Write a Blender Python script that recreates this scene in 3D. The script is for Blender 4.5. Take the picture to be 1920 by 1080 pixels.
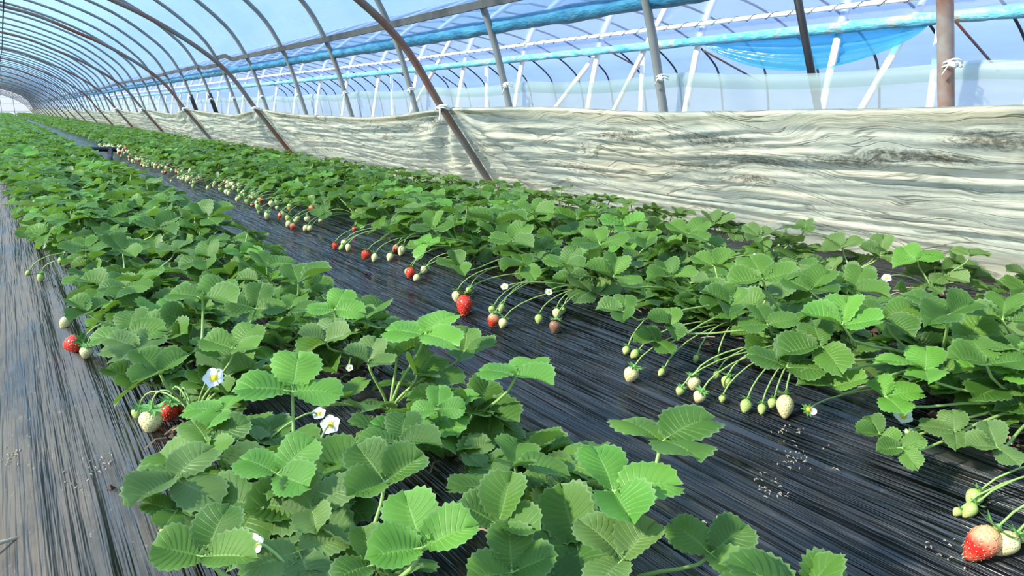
import bpy, math, random
import numpy as np
from mathutils import Vector, Matrix, Euler

for o in list(bpy.data.objects): bpy.data.objects.remove(o)
SC = bpy.context.scene
COL = SC.collection
PI = math.pi

# ------------------------------------------------------------------ camera, sky, sun, exposure
FPX, VX, VY, EYE_Z = 1400.0, 0.0, 205.0, 0.52
TH = math.atan((540 - VY) / FPX)
PS = math.atan((960 - VX) / FPX * math.cos(TH))
RGT = Vector((math.cos(PS), -math.sin(PS), 0)); FLAT = Vector((math.sin(PS), math.cos(PS), 0))
FWD = FLAT * math.cos(TH) + Vector((0, 0, -math.sin(TH))); UPV = RGT.cross(FWD)
EYE = Vector((0, 0, EYE_Z))
cam = bpy.data.cameras.new('camera'); camo = bpy.data.objects.new('camera', cam); COL.objects.link(camo)
cam.sensor_width = 36.0; cam.lens = FPX / 1920 * 36.0; cam.clip_start = 0.02; cam.clip_end = 500
camo.matrix_world = Matrix((( RGT.x, UPV.x, -FWD.x, EYE.x), (RGT.y, UPV.y, -FWD.y, EYE.y), (RGT.z, UPV.z, -FWD.z, EYE.z), (0, 0, 0, 1)))
SC.camera = camo

W = bpy.data.worlds.new('sky'); SC.world = W; W.use_nodes = True
bg = W.node_tree.nodes['Background']
bg.inputs[0].default_value = (0.50, 0.71, 1.0, 1); bg.inputs[1].default_value = 1.18
sun = bpy.data.lights.new('sun', 'SUN'); suno = bpy.data.objects.new('sun', sun); COL.objects.link(suno)
sun.energy = 9.6; sun.angle = math.radians(3.0); sun.color = (1.0, 0.92, 0.76)
SUN_TO = Vector((-0.80, 0.12, 0.58)).normalized()
suno.rotation_euler = SUN_TO.to_track_quat('Z', 'Y').to_euler(); suno.location = (-6, 4, 9)
SC.view_settings.view_transform = 'Standard'; SC.view_settings.look = 'None'
SC.view_settings.gamma = 1.0; SC.view_settings.exposure = 0.30; SC.view_settings.use_curve_mapping = False
SC.cycles.transparent_max_bounces = 16

def ray(x, y): return FWD + RGT * ((x - 960) / FPX) + UPV * ((540 - y) / FPX)
def at_z(x, y, z): d = ray(x, y); return EYE + d * ((z - EYE_Z) / d.z)
def at_x(x, y, X): d = ray(x, y); return EYE + d * (X / d.x)
def at_y(x, y, Y): d = ray(x, y); return EYE + d * (Y / d.y)
def depth(p): return (Vector(p) - EYE).dot(FWD)

# ------------------------------------------------------------------ mesh helpers
class MB:
    def __init__(s): s.v = []; s.f = []; s.m = []; s.uv = {}
    def add(s, vs, fs, mi=0, uvs=None):
        b = len(s.v); s.v.extend(vs)
        for f in fs: s.f.append(tuple(i + b for i in f)); s.m.append(mi)
        if uvs:
            for i, u in enumerate(uvs): s.uv[b + i] = u
    def tube(s, pts, rad, n=6, mi=0, cap=True):
        pts = [Vector(p) for p in pts]; N = len(pts); ring = []; vs = []; fs = []
        ref = None
        for i in range(N):
            t = (pts[min(i + 1, N - 1)] - pts[max(i - 1, 0)]).normalized()
            if ref is None: ref = Vector((0, 0, 1)) if abs(t.z) < .9 else Vector((1, 0, 0))
            a = ref - t * ref.dot(t)
            if a.length < 1e-4: a = t.orthogonal()
            a.normalize(); b = t.cross(a); ref = a
            r = rad[i] if hasattr(rad, '__len__') else rad
            for k in range(n):
                an = 2 * PI * k / n; vs.append(pts[i] + a * (math.cos(an) * r) + b * (math.sin(an) * r))
        for i in range(N - 1):
            for k in range(n):
                k2 = (k + 1) % n; fs.append((i * n + k, i * n + k2, (i + 1) * n + k2, (i + 1) * n + k))
        if cap:
            fs.append(tuple(range(n - 1, -1, -1))); fs.append(tuple((N - 1) * n + k for k in range(n)))
        s.add(vs, fs, mi)
    def box(s, c, d, mi=0):
        vs = [Vector((c[0] + x * d[0] / 2, c[1] + y * d[1] / 2, c[2] + z * d[2] / 2)) for z in (-1, 1) for y in (-1, 1) for x in (-1, 1)]
        s.add(vs, [(0, 2, 3, 1), (4, 5, 7, 6), (0, 1, 5, 4), (2, 6, 7, 3), (0, 4, 6, 2), (1, 3, 7, 5)], mi)
    def mesh(s, name, mats, smooth=True):
        me = bpy.data.meshes.new(name); me.from_pydata([tuple(v) for v in s.v], [], s.f)
        for m in (mats if isinstance(mats, (list, tuple)) else [mats]): me.materials.append(m)
        if any(s.m): me.polygons.foreach_set('material_index', s.m)
        if smooth: me.polygons.foreach_set('use_smooth', [True] * len(s.f))
        if s.uv:
            l = me.uv_layers.new(name='vein'); li = np.empty(len(me.loops), dtype=np.int32); me.loops.foreach_get('vertex_index', li)
            arr = np.zeros((len(s.v), 2)); 
            for i, u in s.uv.items(): arr[i] = u
            l.data.foreach_set('uv', arr[li].ravel())
        me.update(); return me
def new(name, me, parent=None, M=None):
    o = bpy.data.objects.new(name, me); COL.objects.link(o)
    if parent is not None: o.parent = parent
    if M is not None: o.matrix_basis = M
    return o
def tag(o, label=None, cat=None, group=None, kind=None):
    if label: o['label'] = label
    if cat: o['category'] = cat
    if group: o['group'] = group
    if kind: o['kind'] = kind
    return o
def empty(name, loc, label=None, cat=None, group=None):
    o = new(name, None); o.location = loc; o.empty_display_size = .05; return tag(o, label, cat, group)
def grid(name, P, mats, smooth=True):          # P: (rows, cols, 3) array -> mesh
    R, C = P.shape[:2]; me = bpy.data.meshes.new(name)
    i = np.arange((R - 1) * (C - 1)); r = i // (C - 1); c = i % (C - 1); a = r * C + c
    F = np.stack([a, a + 1, a + C + 1, a + C], 1)
    me.vertices.add(R * C); me.vertices.foreach_set('co', P.reshape(-1).astype(np.float32))
    me.loops.add(F.size); me.loops.foreach_set('vertex_index', F.ravel().astype(np.int32))
    me.polygons.add(len(F)); me.polygons.foreach_set('loop_start', (np.arange(len(F)) * 4).astype(np.int32))
    me.polygons.foreach_set('loop_total', np.full(len(F), 4, np.int32))
    me.update(calc_edges=True); me.validate()
    if smooth: me.polygons.foreach_set('use_smooth', [True] * len(me.polygons))
    for m in (mats if isinstance(mats, (list, tuple)) else [mats]): me.materials.append(m)
    return me
def vnoise(x, y, seed=0):                      # smooth value noise on arrays
    r = np.random.RandomState(seed); T = r.rand(256, 256)
    xi = np.floor(x).astype(int); yi = np.floor(y).astype(int); fx = x - xi; fy = y - yi
    fx = fx * fx * (3 - 2 * fx); fy = fy * fy * (3 - 2 * fy)
    g = lambda a, b: T[a % 256, b % 256]
    return (g(xi, yi) * (1 - fx) + g(xi + 1, yi) * fx) * (1 - fy) + (g(xi, yi + 1) * (1 - fx) + g(xi + 1, yi + 1) * fx) * fy
def spline(pts, n):
    P = [Vector(p) for p in pts]; out = []
    for i in range(len(P) - 1):
        p0 = P[max(i - 1, 0)]; p1 = P[i]; p2 = P[i + 1]; p3 = P[min(i + 2, len(P) - 1)]
        for k in range(n):
            t = k / n
            out.append(.5 * ((2 * p1) + (p2 - p0) * t + (2 * p0 - 5 * p1 + 4 * p2 - p3) * t * t + (3 * p1 - p0 - 3 * p2 + p3) * t ** 3))
    out.append(P[-1]); return out

# ------------------------------------------------------------------ materials
def mat(name):
    m = bpy.data.materials.new(name); m.use_nodes = True; nt = m.node_tree
    for n in list(nt.nodes): nt.nodes.remove(n)
    return m, nt
class NT:
    def __init__(s, nt): s.nt = nt
    def n(s, t, **kw):
        nd = s.nt.nodes.new(t)
        for k, v in kw.items(): setattr(nd, k, v)
        return nd
    def link(s, a, b): s.nt.links.new(a, b)
    def math(s, op, a, b=None, clamp=False):
        nd = s.n('ShaderNodeMath', operation=op, use_clamp=clamp)
        for i, q in enumerate((a, b)):
            if q is None: continue
            if isinstance(q, (int, float)): nd.inputs[i].default_value = q
            else: s.link(q, nd.inputs[i])
        return nd.outputs[0]
    def mix(s, f, a, b):
        nd = s.n('ShaderNodeMix', data_type='RGBA')
        for i, q in ((0, f), (6, a), (7, b)):
            if isinstance(q, (int, float)): nd.inputs[i].default_value = q
            elif isinstance(q, tuple): nd.inputs[i].default_value = (*q, 1) if len(q) == 3 else q
            else: s.link(q, nd.inputs[i])
        return nd.outputs[2]
    def noise(s, vec, scale, detail=3, rough=.55, loc=None, stretch=None, rot=None):
        if stretch or rot or loc:
            mp = s.n('ShaderNodeMapping')
            if stretch: mp.inputs['Scale'].default_value = stretch
            if rot: mp.inputs['Rotation'].default_value = rot
            if loc: mp.inputs['Location'].default_value = loc
            s.link(vec, mp.inputs['Vector']); vec = mp.outputs[0]
        nd = s.n('ShaderNodeTexNoise'); nd.inputs['Scale'].default_value = scale; nd.inputs['Detail'].default_value = detail; nd.inputs['Roughness'].default_value = rough
        s.link(vec, nd.inputs['Vector']); return nd.outputs['Fac']
    def ramp(s, f, lo, hi):
        nd = s.n('ShaderNodeMapRange'); nd.inputs['From Min'].default_value = lo; nd.inputs['From Max'].default_value = hi
        s.link(f, nd.inputs['Value']); return nd.outputs[0]
    def out(s, sh): o = s.n('ShaderNodeOutputMaterial'); s.link(sh, o.inputs[0])
    def coord(s): return s.n('ShaderNodeNewGeometry').outputs['Position']
    def obj(s): return s.n('ShaderNodeTexCoord').outputs['Object']
    def bump(s, h, strength, dist):
        b = s.n('ShaderNodeBump'); b.inputs['Strength'].default_value = strength; b.inputs['Distance'].default_value = dist; s.link(h, b.inputs['Height']); return b.outputs[0]
    def pbr(s, col, rough=.5, spec=.5, normal=None, metal=0):
        p = s.n('ShaderNodeBsdfPrincipled')
        for k, q in (('Base Color', col), ('Roughness', rough), ('Specular IOR Level', spec), ('Metallic', metal)):
            if isinstance(q, (int, float)): p.inputs[k].default_value = q
            elif isinstance(q, tuple): p.inputs[k].default_value = (*q, 1)
            else: s.link(q, p.inputs[k])
        if normal is not None: s.link(normal, p.inputs['Normal'])
        return p.outputs[0]
    def mixsh(s, f, a, b):
        m = s.n('ShaderNodeMixShader')
        if isinstance(f, (int, float)): m.inputs[0].default_value = f
        else: s.link(f, m.inputs[0])
        s.link(a, m.inputs[1]); s.link(b, m.inputs[2]); return m.outputs[0]
    def transp(s, col):
        t = s.n('ShaderNodeBsdfTransparent')
        if isinstance(col, tuple): t.inputs[0].default_value = (*col, 1)
        else: s.link(col, t.inputs[0])
        return t.outputs[0]
    def transl(s, col):
        t = s.n('ShaderNodeBsdfTranslucent')
        if isinstance(col, tuple): t.inputs[0].default_value = (*col, 1)
        else: s.link(col, t.inputs[0])
        return t.outputs[0]

def simple(name, col, rough=.5, spec=.5, var=.15, scale=30, metal=0):
    m, nt = mat(name); N = NT(nt); f = N.noise(N.obj(), scale)
    c = N.mix(f, tuple(x * (1 - var) for x in col), tuple(min(1, x * (1 + var)) for x in col))
    N.out(N.pbr(c, rough, spec, metal=metal)); return m

def leaf_mat(name, dark, light, vein, trans):
    m, nt = mat(name); N = NT(nt)
    uv = N.n('ShaderNodeUVMap', uv_map='vein').outputs[0]; sp = N.n('ShaderNodeSeparateXYZ'); N.link(uv, sp.inputs[0])
    u, v = sp.outputs[0], sp.outputs[1]
    fr = N.math('ABSOLUTE', N.math('SUBTRACT', N.math('FRACT', u), .5))          # .5 on a vein, 0 between
    lat = N.ramp(fr, .36, .5); mid = N.ramp(v, .07, .0)
    veins = N.math('MAXIMUM', N.math('MULTIPLY', lat, N.ramp(v, 1.05, .2)), mid, True)
    oi = N.math('FRACT', N.math('ADD', N.n('ShaderNodeObjectInfo').outputs['Random'], N.n('ShaderNodeNewGeometry').outputs['Random Per Island']))
    no = N.noise(N.obj(), 22, 3)
    c = N.mix(N.math('ADD', N.math('MULTIPLY', oi, .75), N.math('MULTIPLY', no, .3), True), dark, light)
    c = N.mix(N.math('MULTIPLY', veins, .55), c, vein)
    c = N.mix(N.math('MULTIPLY', N.ramp(v, .90, 1.0), .35), c, (.42, .52, .30))
    bf = N.n('ShaderNodeNewGeometry').outputs['Backfacing']
    c2 = N.mix(N.math('MULTIPLY', bf, .6), c, (.30, .42, .24))
    h = N.math('ADD', N.math('MULTIPLY', veins, -1.0), N.math('MULTIPLY', N.noise(N.obj(), 160, 2), .35))
    nrm = N.bump(h, .38, .0025)
    base = N.pbr(c2, .40, .40, nrm)
    tr = N.transl(N.mix(.5, c, trans))
    N.out(N.mixsh(.30, base, tr)); return m
M_LEAF = leaf_mat('leaf_green', (.050, .132, .020), (.145, .290, .040), (.27, .41, .10), (.27, .50, .02))
M_YOUNG = leaf_mat('leaf_young_green', (.10, .29, .035), (.18, .40, .055), (.32, .50, .14), (.40, .66, .04))
M_PALE = leaf_mat('leaf_pale_green', (.095, .19, .045), (.19, .30, .075), (.31, .42, .16), (.32, .48, .06))
M_STALK = simple('stalk_green', (.30, .44, .13), .45, .4, .25, 40)
M_CALYX = simple('calyx_green', (.16, .36, .09), .5, .3, .3, 60)
M_SEED = simple('seed_gold', (.72, .55, .16), .5, .3, .2, 90)
M_SEEDR = simple('seed_brown', (.42, .17, .07), .5, .3, .2, 90)
M_PETAL = simple('petal_white', (.88, .88, .86), .55, .2, .05, 40)
M_FLOWEYE = simple('flower_yellow', (.75, .62, .06), .6, .2, .25, 150)
def fruit_mat(name, tip, base, lo, hi):
    m, nt = mat(name); N = NT(nt); o = N.obj(); sp = N.n('ShaderNodeSeparateXYZ'); N.link(o, sp.inputs[0])
    f = N.math('ADD', N.ramp(sp.outputs[2], lo, hi), N.math('MULTIPLY', N.math('SUBTRACT', N.noise(o, 2.2, 2), .5), .7), True)
    vo = N.n('ShaderNodeTexVoronoi'); vo.inputs['Scale'].default_value = 9; N.link(o, vo.inputs['Vector'])
    N.out(N.pbr(N.mix(f, tip, base), .28, .5, N.bump(N.ramp(vo.outputs[0], 0, .4), .35, .06))); return m
M_FR = {'red': fruit_mat('strawberry_red', (.62, .02, .018), (.70, .05, .03), -.6, .4),
        'blush': fruit_mat('strawberry_blush', (.70, .025, .02), (.86, .58, .30), -.15, .62),
        'cream': fruit_mat('strawberry_cream', (.86, .72, .36), (.76, .74, .36), -.6, .4),
        'green': fruit_mat('strawberry_green', (.55, .62, .22), (.40, .55, .14), -.6, .4),
        'brown': fruit_mat('strawberry_brown', (.28, .10, .07), (.35, .17, .11), -.6, .4)}

def pipe_mat(name, a, b, rust, amount, metal=.3, rough=.5):
    m, nt = mat(name); N = NT(nt); p = N.coord()
    c = N.mix(N.noise(p, 9, 4), a, b)
    r = N.ramp(N.noise(p, 2.3, 5, .65), 1 - amount - .12, 1 - amount + .12)
    c = N.mix(r, c, N.mix(N.noise(p, 30, 3), rust, tuple(x * .5 for x in rust)))
    N.out(N.pbr(c, rough, .4, N.bump(N.noise(p, 60, 3), .2, .004), metal)); return m
M_GALV = pipe_mat('galvanised_pipe', (.19, .20, .20), (.31, .32, .32), (.28, .20, .14), .36, .0)
M_RUST = pipe_mat('rusty_pipe', (.27, .25, .24), (.17, .145, .13), (.34, .115, .06), .47, .0, .6)
M_WHITEP = pipe_mat('pale_pipe', (.80, .80, .78), (.92, .91, .88), (.45, .36, .28), .25, .0, .5)
M_RAIL = pipe_mat('film_lock_rail', (.045, .05, .053), (.085, .09, .093), (.03, .03, .03), .4, .0, .7)
M_BLACKP = simple('black_pole', (.012, .014, .018), .4, .5, .3, 10)
M_HOSE = simple('black_hose', (.015, .015, .017), .35, .5, .3, 20)
M_STRING = simple('white_string', (.85, .85, .82), .6, .3, .08, 60)
def roll_mat(name, a, b, dirt, amt):
    m, nt = mat(name); N = NT(nt); p = N.coord()
    n1 = N.noise(p, 14, 4, .6, stretch=(1, .35, 1), rot=(.5, 0, 0))
    c = N.mix(N.ramp(n1, .35, .65), a, b)
    d = N.ramp(N.noise(p, 5, 5, .7), 1 - amt - .06, 1 - amt + .06)
    c = N.mix(d, c, dirt)
    N.out(N.mixsh(.2, N.pbr(c, .3, .6, N.bump(n1, .8, .03)), N.transl(c))); return m
M_ROLLB = roll_mat('blue_film_roll', (.03, .20, .40), (.10, .38, .60), (.30, .34, .36), .30)
M_ROLLC = roll_mat('cyan_film_roll', (.06, .36, .58), (.22, .60, .78), (.36, .30, .24), .42)

def film_mat(name, transp, transl, ft, gloss=.06, rough=.2, wr=.35, scale=(1.2, .25, 3), diff=0.0):
    m, nt = mat(name); N = NT(nt); p = N.coord()
    n1 = N.noise(p, 2.0, 4, .6, stretch=scale)
    nr = N.bump(n1, wr, .06)
    n2 = N.noise(p, .8, 3, .6, loc=(4, 2, 1), stretch=(1, 1.6, 1))
    f = N.math('ADD', N.math('MULTIPLY', N.math('SUBTRACT', N.math('ADD', n1, n2), 1.0), .45), ft, True)
    g = N.n('ShaderNodeBsdfGlossy'); g.inputs['Roughness'].default_value = rough; N.link(nr, g.inputs['Normal'])
    body = N.transl(transl)
    if diff:
        df = N.n('ShaderNodeBsdfDiffuse'); df.inputs[0].default_value = (*transl, 1); body = N.mixsh(diff, body, df.outputs[0])
    sh = N.mixsh(f, N.transp(transp), body)
    N.out(N.mixsh(gloss, sh, g.outputs[0])); return m
M_ROOF = film_mat('blue_roof_film', (.86, .94, 1.0), (.38, .66, .90), .36)
M_NROOF = film_mat('lilac_roof_film', (.78, .86, 1.0), (.42, .54, .86), .46, diff=.12)
M_NWALL = film_mat('pale_blue_film', (.74, .86, 1.0), (.46, .64, .92), .45)
M_OUTSK = film_mat('clear_skirt_film', (.90, .94, .92), (.72, .76, .71), .56, .05, .3, .5, (1, .4, 2), diff=.34)
M_HEM = film_mat('green_film_hem', (.84, .92, .90), (.62, .74, .70), .40, .06, .3, .5, diff=.5)
M_CYANF = film_mat('cyan_film', (.22, .68, .90), (.08, .48, .76), .75, .08, .25, .6, (2, .6, 6), diff=.2)
M_GABLE = film_mat('gable_film', (.95, .93, .90), (.85, .80, .74), .8)

def skirt_mat():
    m, nt = mat('dirty_skirt_film'); N = NT(nt); p = N.coord()
    sp = N.n('ShaderNodeSeparateXYZ'); N.link(p, sp.inputs[0])
    wv = N.noise(p, 1.6, 3, .5, loc=(9, 2, 4), stretch=(1, .8, 2))
    cm = N.n('ShaderNodeCombineXYZ'); N.link(sp.outputs[0], cm.inputs[0]); N.link(sp.outputs[1], cm.inputs[1])
    N.link(N.math('ADD', sp.outputs[2], N.math('MULTIPLY', wv, .30)), cm.inputs[2]); pw = cm.outputs[0]
    st = N.noise(pw, 3.0, 5, .62, stretch=(.3, .45, 8)); fine = N.noise(pw, 60, 4, .75, stretch=(1, .7, 1.8)); big = N.noise(p, 1.5, 4, .55, loc=(3, 1, 7), stretch=(.5, .8, 2.6))
    line = N.math('ABSOLUTE', N.math('SUBTRACT', N.noise(pw, 3.2, 3, .5, loc=(0, 6, 2), stretch=(.2, .32, 7)), .5)); line = N.ramp(line, .020, .002)
    line2 = N.math('ABSOLUTE', N.math('SUBTRACT', N.noise(pw, 5.5, 2, .5, loc=(2, 1, 5), stretch=(.2, .30, 8)), .5)); line2 = N.ramp(line2, .030, .004)
    c = N.mix(N.ramp(st, .36, .66), (.78, .71, .55), (.60, .62, .52))
    c = N.mix(N.math('MULTIPLY', N.ramp(big, .52, .70), .42), c, (.80, .67, .46))
    def blob(y, z, ry, rz):
        a = N.math('DIVIDE', N.math('SUBTRACT', sp.outputs[1], y), ry); b = N.math('DIVIDE', N.math('SUBTRACT', N.math('ADD', sp.outputs[2], N.math('MULTIPLY', N.math('SUBTRACT', wv, .5), .10)), z), rz)
        d = N.math('ADD', N.math('MULTIPLY', a, a), N.math('MULTIPLY', b, b)); return N.math('SUBTRACT', 1.0, d, True)
    s = None
    for (x, y, ry, rz) in [(1370, 260, .42, .05), (1190, 258, .35, .045), (1420, 300, .50, .05), (1890, 262, .22, .045), (1740, 295, .4, .035), (860, 232, .22, .07), (1300, 310, .45, .04), (1080, 312, .6, .04), (1400, 345, .3, .03), (1600, 300, .4, .04)]:
        q = at_x(x, y, 2.40); w = blob(q.y, q.z, ry, rz); s = w if s is None else N.math('MAXIMUM', s, w)
    mask = N.ramp(N.math('ADD', N.math('MULTIPLY', s, .34), N.math('ADD', N.math('MULTIPLY', fine, .55), N.math('MULTIPLY', st, .35))), .68, .84)
    mask = N.math('MULTIPLY', N.math('MULTIPLY', mask, N.ramp(s, 0, .25)), .85, True)
    spk = N.math('MULTIPLY', N.ramp(N.math('ADD', N.math('MULTIPLY', st, .6), N.math('MULTIPLY', fine, .5)), .56, .70), .55, True)
    c = N.mix(N.math('MULTIPLY', line2, .45), c, (.32, .33, .26)); c = N.mix(N.math('MULTIPLY', spk, .7), c, (.30, .30, .22)); c = N.mix(N.math('MULTIPLY', line, .65), c, (.16, .16, .11)); c = N.mix(mask, c, (.075, .055, .025))
    nr = N.bump(N.math('ADD', st, N.math('MULTIPLY', line, -.5)), .35, .03)
    base = N.pbr(c, .52, .30, nr)
    N.out(N.mixsh(.06, N.mixsh(.38, base, N.transl(c)), N.transp((.9, .95, .95)))); return m
M_SKIRT = skirt_mat()

def mulch_mat(name, dust, blue):
    m, nt = mat(name); N = NT(nt); p = N.coord(); sp = N.n('ShaderNodeSeparateXYZ'); N.link(p, sp.inputs[0])
    side = N.ramp(N.math('ADD', sp.outputs[0], N.math('MULTIPLY', N.noise(p, 2.5, 2), .12)), .22, .08)        # the trodden side towards the path
    def streaks(rot):
        s1 = N.noise(p, 1.0, 4, .6, stretch=(30, .7, 1), rot=(0, 0, rot)); s2 = N.noise(p, 1.0, 3, .6, stretch=(120, 2.2, 1), rot=(0, 0, rot), loc=(4, 2, 0)); s0 = N.noise(p, 1.0, 2, .5, stretch=(11, .45, 1), rot=(0, 0, rot), loc=(7, 1, 0))
        return N.math('ADD', N.math('ADD', N.ramp(s1, .36, .64), N.math('MULTIPLY', s2, .15)), N.math('MULTIPLY', N.ramp(s0, .35, .65), 1.3))
    hm = N.n('ShaderNodeMix', data_type='FLOAT'); N.link(side, hm.inputs[0]); N.link(streaks(0.0), hm.inputs[2]); N.link(N.math('MULTIPLY', streaks(.13), .5), hm.inputs[3]); h = hm.outputs[0]
    big = N.noise(p, 1.7, 4, .6, loc=(1.7, 5.2, 0)); mot = N.noise(p, 14, 5, .7, stretch=(1.6, .5, 1))
    d0 = N.math('MULTIPLY', N.ramp(big, .45, .75), N.ramp(mot, .35, .75))
    d1 = N.math('MULTIPLY', N.ramp(N.noise(p, 3.0, 4, .6, loc=(8, 3, 0), stretch=(2.5, .5, 1), rot=(0, 0, .13)), .26, .52), N.ramp(mot, .10, .50))
    d = N.math('MAXIMUM', N.math('MULTIPLY', d0, dust), N.math('MULTIPLY', d1, side))
    spk = N.ramp(N.noise(p, 85, 3, .65, stretch=(1, .5, 1)), .64, .72)
    c = N.mix(d, blue, (.105, .083, .062))
    c = N.mix(N.math('MULTIPLY', spk, N.math('ADD', .12, N.math('MULTIPLY', side, .5))), c, (.24, .21, .17))
    ro = N.math('ADD', .17, N.math('MULTIPLY', N.math('MAXIMUM', d, N.math('MULTIPLY', side, .45)), .42))
    N.out(N.pbr(c, ro, N.math('SUBTRACT', .85, N.math('MULTIPLY', side, .35)), N.bump(h, 1.0, .024))); return m
M_MULCH = mulch_mat('black_mulch_film', .55, (.012, .012, .015))
M_SOIL = simple('soil', (.085, .055, .038), .9, .2, .6, 45)
M_GROUND = simple('ground', (.16, .13, .10), .95, .1, .4, 3)
M_FLECK = simple('dried_dirt', (.42, .35, .26), .9, .1, .3, 60)
M_STRAW = simple('dry_straw', (.40, .29, .17), .8, .2, .4, 30)

# ------------------------------------------------------------------ ground and beds
YEND = 84.0
BPX = np.array([-1.75, -1.35, -1.15, -.62, -.40, -.30, -.20, -.05, .05, .62, .74, .88, .98, 1.14, 1.24, 1.78, 1.86, 1.94, 2.02, 2.4, 2.8])
BPZ = np.array([-.22, -.22, -.02, -.02, -.17, -.18, -.12, -.02, 0, 0, -.018, -.075, -.078, -.022, 0, 0, -.02, -.05, 0, .02, .03])
_xs = np.linspace(-1.75, 2.8, 920); _z = np.interp(_xs, BPX, BPZ); _k = np.exp(-np.linspace(-2, 2, 31) ** 2); _k /= _k.sum()
_zs = np.convolve(np.pad(_z, 15, mode='edge'), _k, mode='valid')
def bed_z(x): return float(np.interp(x, _xs, _zs))
def on_bed(x, y, lift=0.0):
    lo, hi = -.3, .25
    for _ in range(40):
        md = (lo + hi) / 2; p = at_z(x, y, md)
        if md - lift > bed_z(p.x): hi = md
        else: lo = md
    return at_z(x, y, hi)
fl = MB(); fl.box((6, 38, -.31), (36, 100, .10)); tag(new('floor', fl.mesh('floor', M_GROUND, False)), kind='structure')
def yrange(a, *seg):
    out = [a]
    for end, st in seg:
        n = max(1, int(round((end - out[-1]) / st))); out += list(np.linspace(out[-1], end, n + 1)[1:])
    return np.array(out)
YB = yrange(-1.2, (4, .08), (10, .2), (30, .6), (YEND - .5, 3))
def mulch(name, x0, x1, m, label, dz, seed):
    xs = np.linspace(x0, x1, int((x1 - x0) / .0085) + 1); X, Y = np.meshgrid(xs, YB)
    Z = np.interp(X, _xs, _zs) + dz + (vnoise(X * 9, Y * 2.5, seed) - .5) * .012 + (vnoise(X * 42, Y * .9, seed + 1) - .5) * .0065 + (vnoise(X * 20, Y * .5, seed + 2) - .5) * .007
    tag(new(name, grid(name, np.stack([X, Y, Z], 2), m)), label, 'plastic film', 'mulch films over the beds')
mulch('mulch_film', -1.75, -.28, M_MULCH, 'black plastic mulch film over the bed beyond the dusty furrow', -.004, 1)
mulch('mulch_film', -.32, .90, M_MULCH, 'black plastic mulch film over the free-standing double row bed', .002, 3)
mulch('mulch_film', .86, 1.95, M_MULCH, 'black plastic mulch film under the bed with fruit along its edge', -.004, 5)
mulch('mulch_film', 1.92, 2.56, M_MULCH, 'black plastic mulch film strip at the foot of the plastic skirt', .002, 7)

# ------------------------------------------------------------------ tunnel frame
CX = -1.9
OUT = [(4.62, -.26), (4.54, .15), (4.45, .52), (4.27, 1.08), (3.97, 1.50), (3.25, 1.98), (2.0, 2.38), (0, 2.58)]
INN = [(4.47, -.06), (4.34, .12), (4.05, .52), (3.78, .90), (3.37, 1.21), (2.86, 1.47), (2.05, 1.75), (0, 2.02)]
def prof(P, n=5):
    h = [(p.x, p.y) for p in spline([Vector((a, b, 0)) for a, b in P], n)]
    return [(x, z) for x, z in h] + [(-x, z) for x, z in h[-2::-1]]
PO, PN = prof(OUT), prof(INN)
def prof_x(P, z):
    h = P[:len(P) // 2 + 1]; return float(np.interp(z, [q[1] for q in h], [q[0] for q in h]))
def arch_mesh(P, r, m, n=7):
    b = MB(); b.tube([(x, 0, z) for x, z in P], r, n); return b.mesh('hoop', m)
rnd = random.Random(5)
DY = 1.27; KO = int((YEND - 1) / DY)
me = arch_mesh(PO, .021, M_GALV)
M_STREAK = pipe_mat('rust_streaked_pipe', (.36, .36, .34), (.50, .49, .46), (.34, .10, .045), .58, .2, .5)
me_r = arch_mesh(PO, .025, M_STREAK)
for k in range(-1, KO + 1):
    Y = 1.27 + DY * k
    o = new('greenhouse_hoop', me_r if k == 0 else me); o.location = (CX, Y + rnd.uniform(-.04, .04), 0)
    if k in (8, 9):
        bb = MB(); bb.tube([(prof_x(PO, z), 0, z) for z in (.46, .55, .66, .74)], .030, 8); new('tape_wrap', bb.mesh('tape_wrap', M_HOSE), o)
    if k == 0: tag(o, 'thick rust-streaked hoop post tied to the clear film strip', 'hoop')
    elif 0 < k < 9: tag(o, 'grey metal hoop with white string tied round it at the clear film hem', 'hoop', 'grey hoops with string ties')
    else: tag(o, 'thin grey metal roof hoop pressed against the blue film', 'hoop', 'grey roof hoops of the tunnel')
me = arch_mesh(PN, .022, M_RUST)
INY = [3.95 - 3.9, 3.95, 7.88, 11.45, 15.28] + [15.28 + 3.8 * i for i in range(1, 18)]
for i, Y in enumerate(INY[1:]):
    o = new('inner_hoop', me); o.location = (CX, Y, 0)
    tag(o, 'rusty brown inner hoop standing free below the blue roof film', 'hoop', 'rusty inner hoops of the tunnel')

# roof film (from the rolled edge on the right over to the left side)
h = [(x, z) for x, z in PO if True]
top = [(x, z) for x, z in PO if z > 1.02]
pts = np.array([(CX + x * 1.007 , z + .022) for x, z in top]); YR = yrange(-1.0, (30, .635), (YEND, 1.27))
P = np.zeros((len(YR), len(pts), 3)); P[:, :, 0] = pts[:, 0]; P[:, :, 1] = YR[:, None]; P[:, :, 2] = pts[:, 1]
dip = (np.cos((YR - 1.27) / DY * 2 * PI) < 0) * .018; P[:, :, 2] -= dip[:, None]
tag(new('ceiling', grid('ceiling', P, M_ROOF)), kind='structure')
# left side film down to the ground
pl = np.array([(CX - x * 1.007, z) for x, z in PO[:len(PO) // 2] if z < 1.1]); P = np.zeros((len(YR), len(pl), 3)); P[:, :, 0] = pl[:, 0]; P[:, :, 1] = YR[:, None]; P[:, :, 2] = pl[:, 1]
tag(new('wall_left', grid('wall_left', P, M_OUTSK)), kind='structure')
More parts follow.
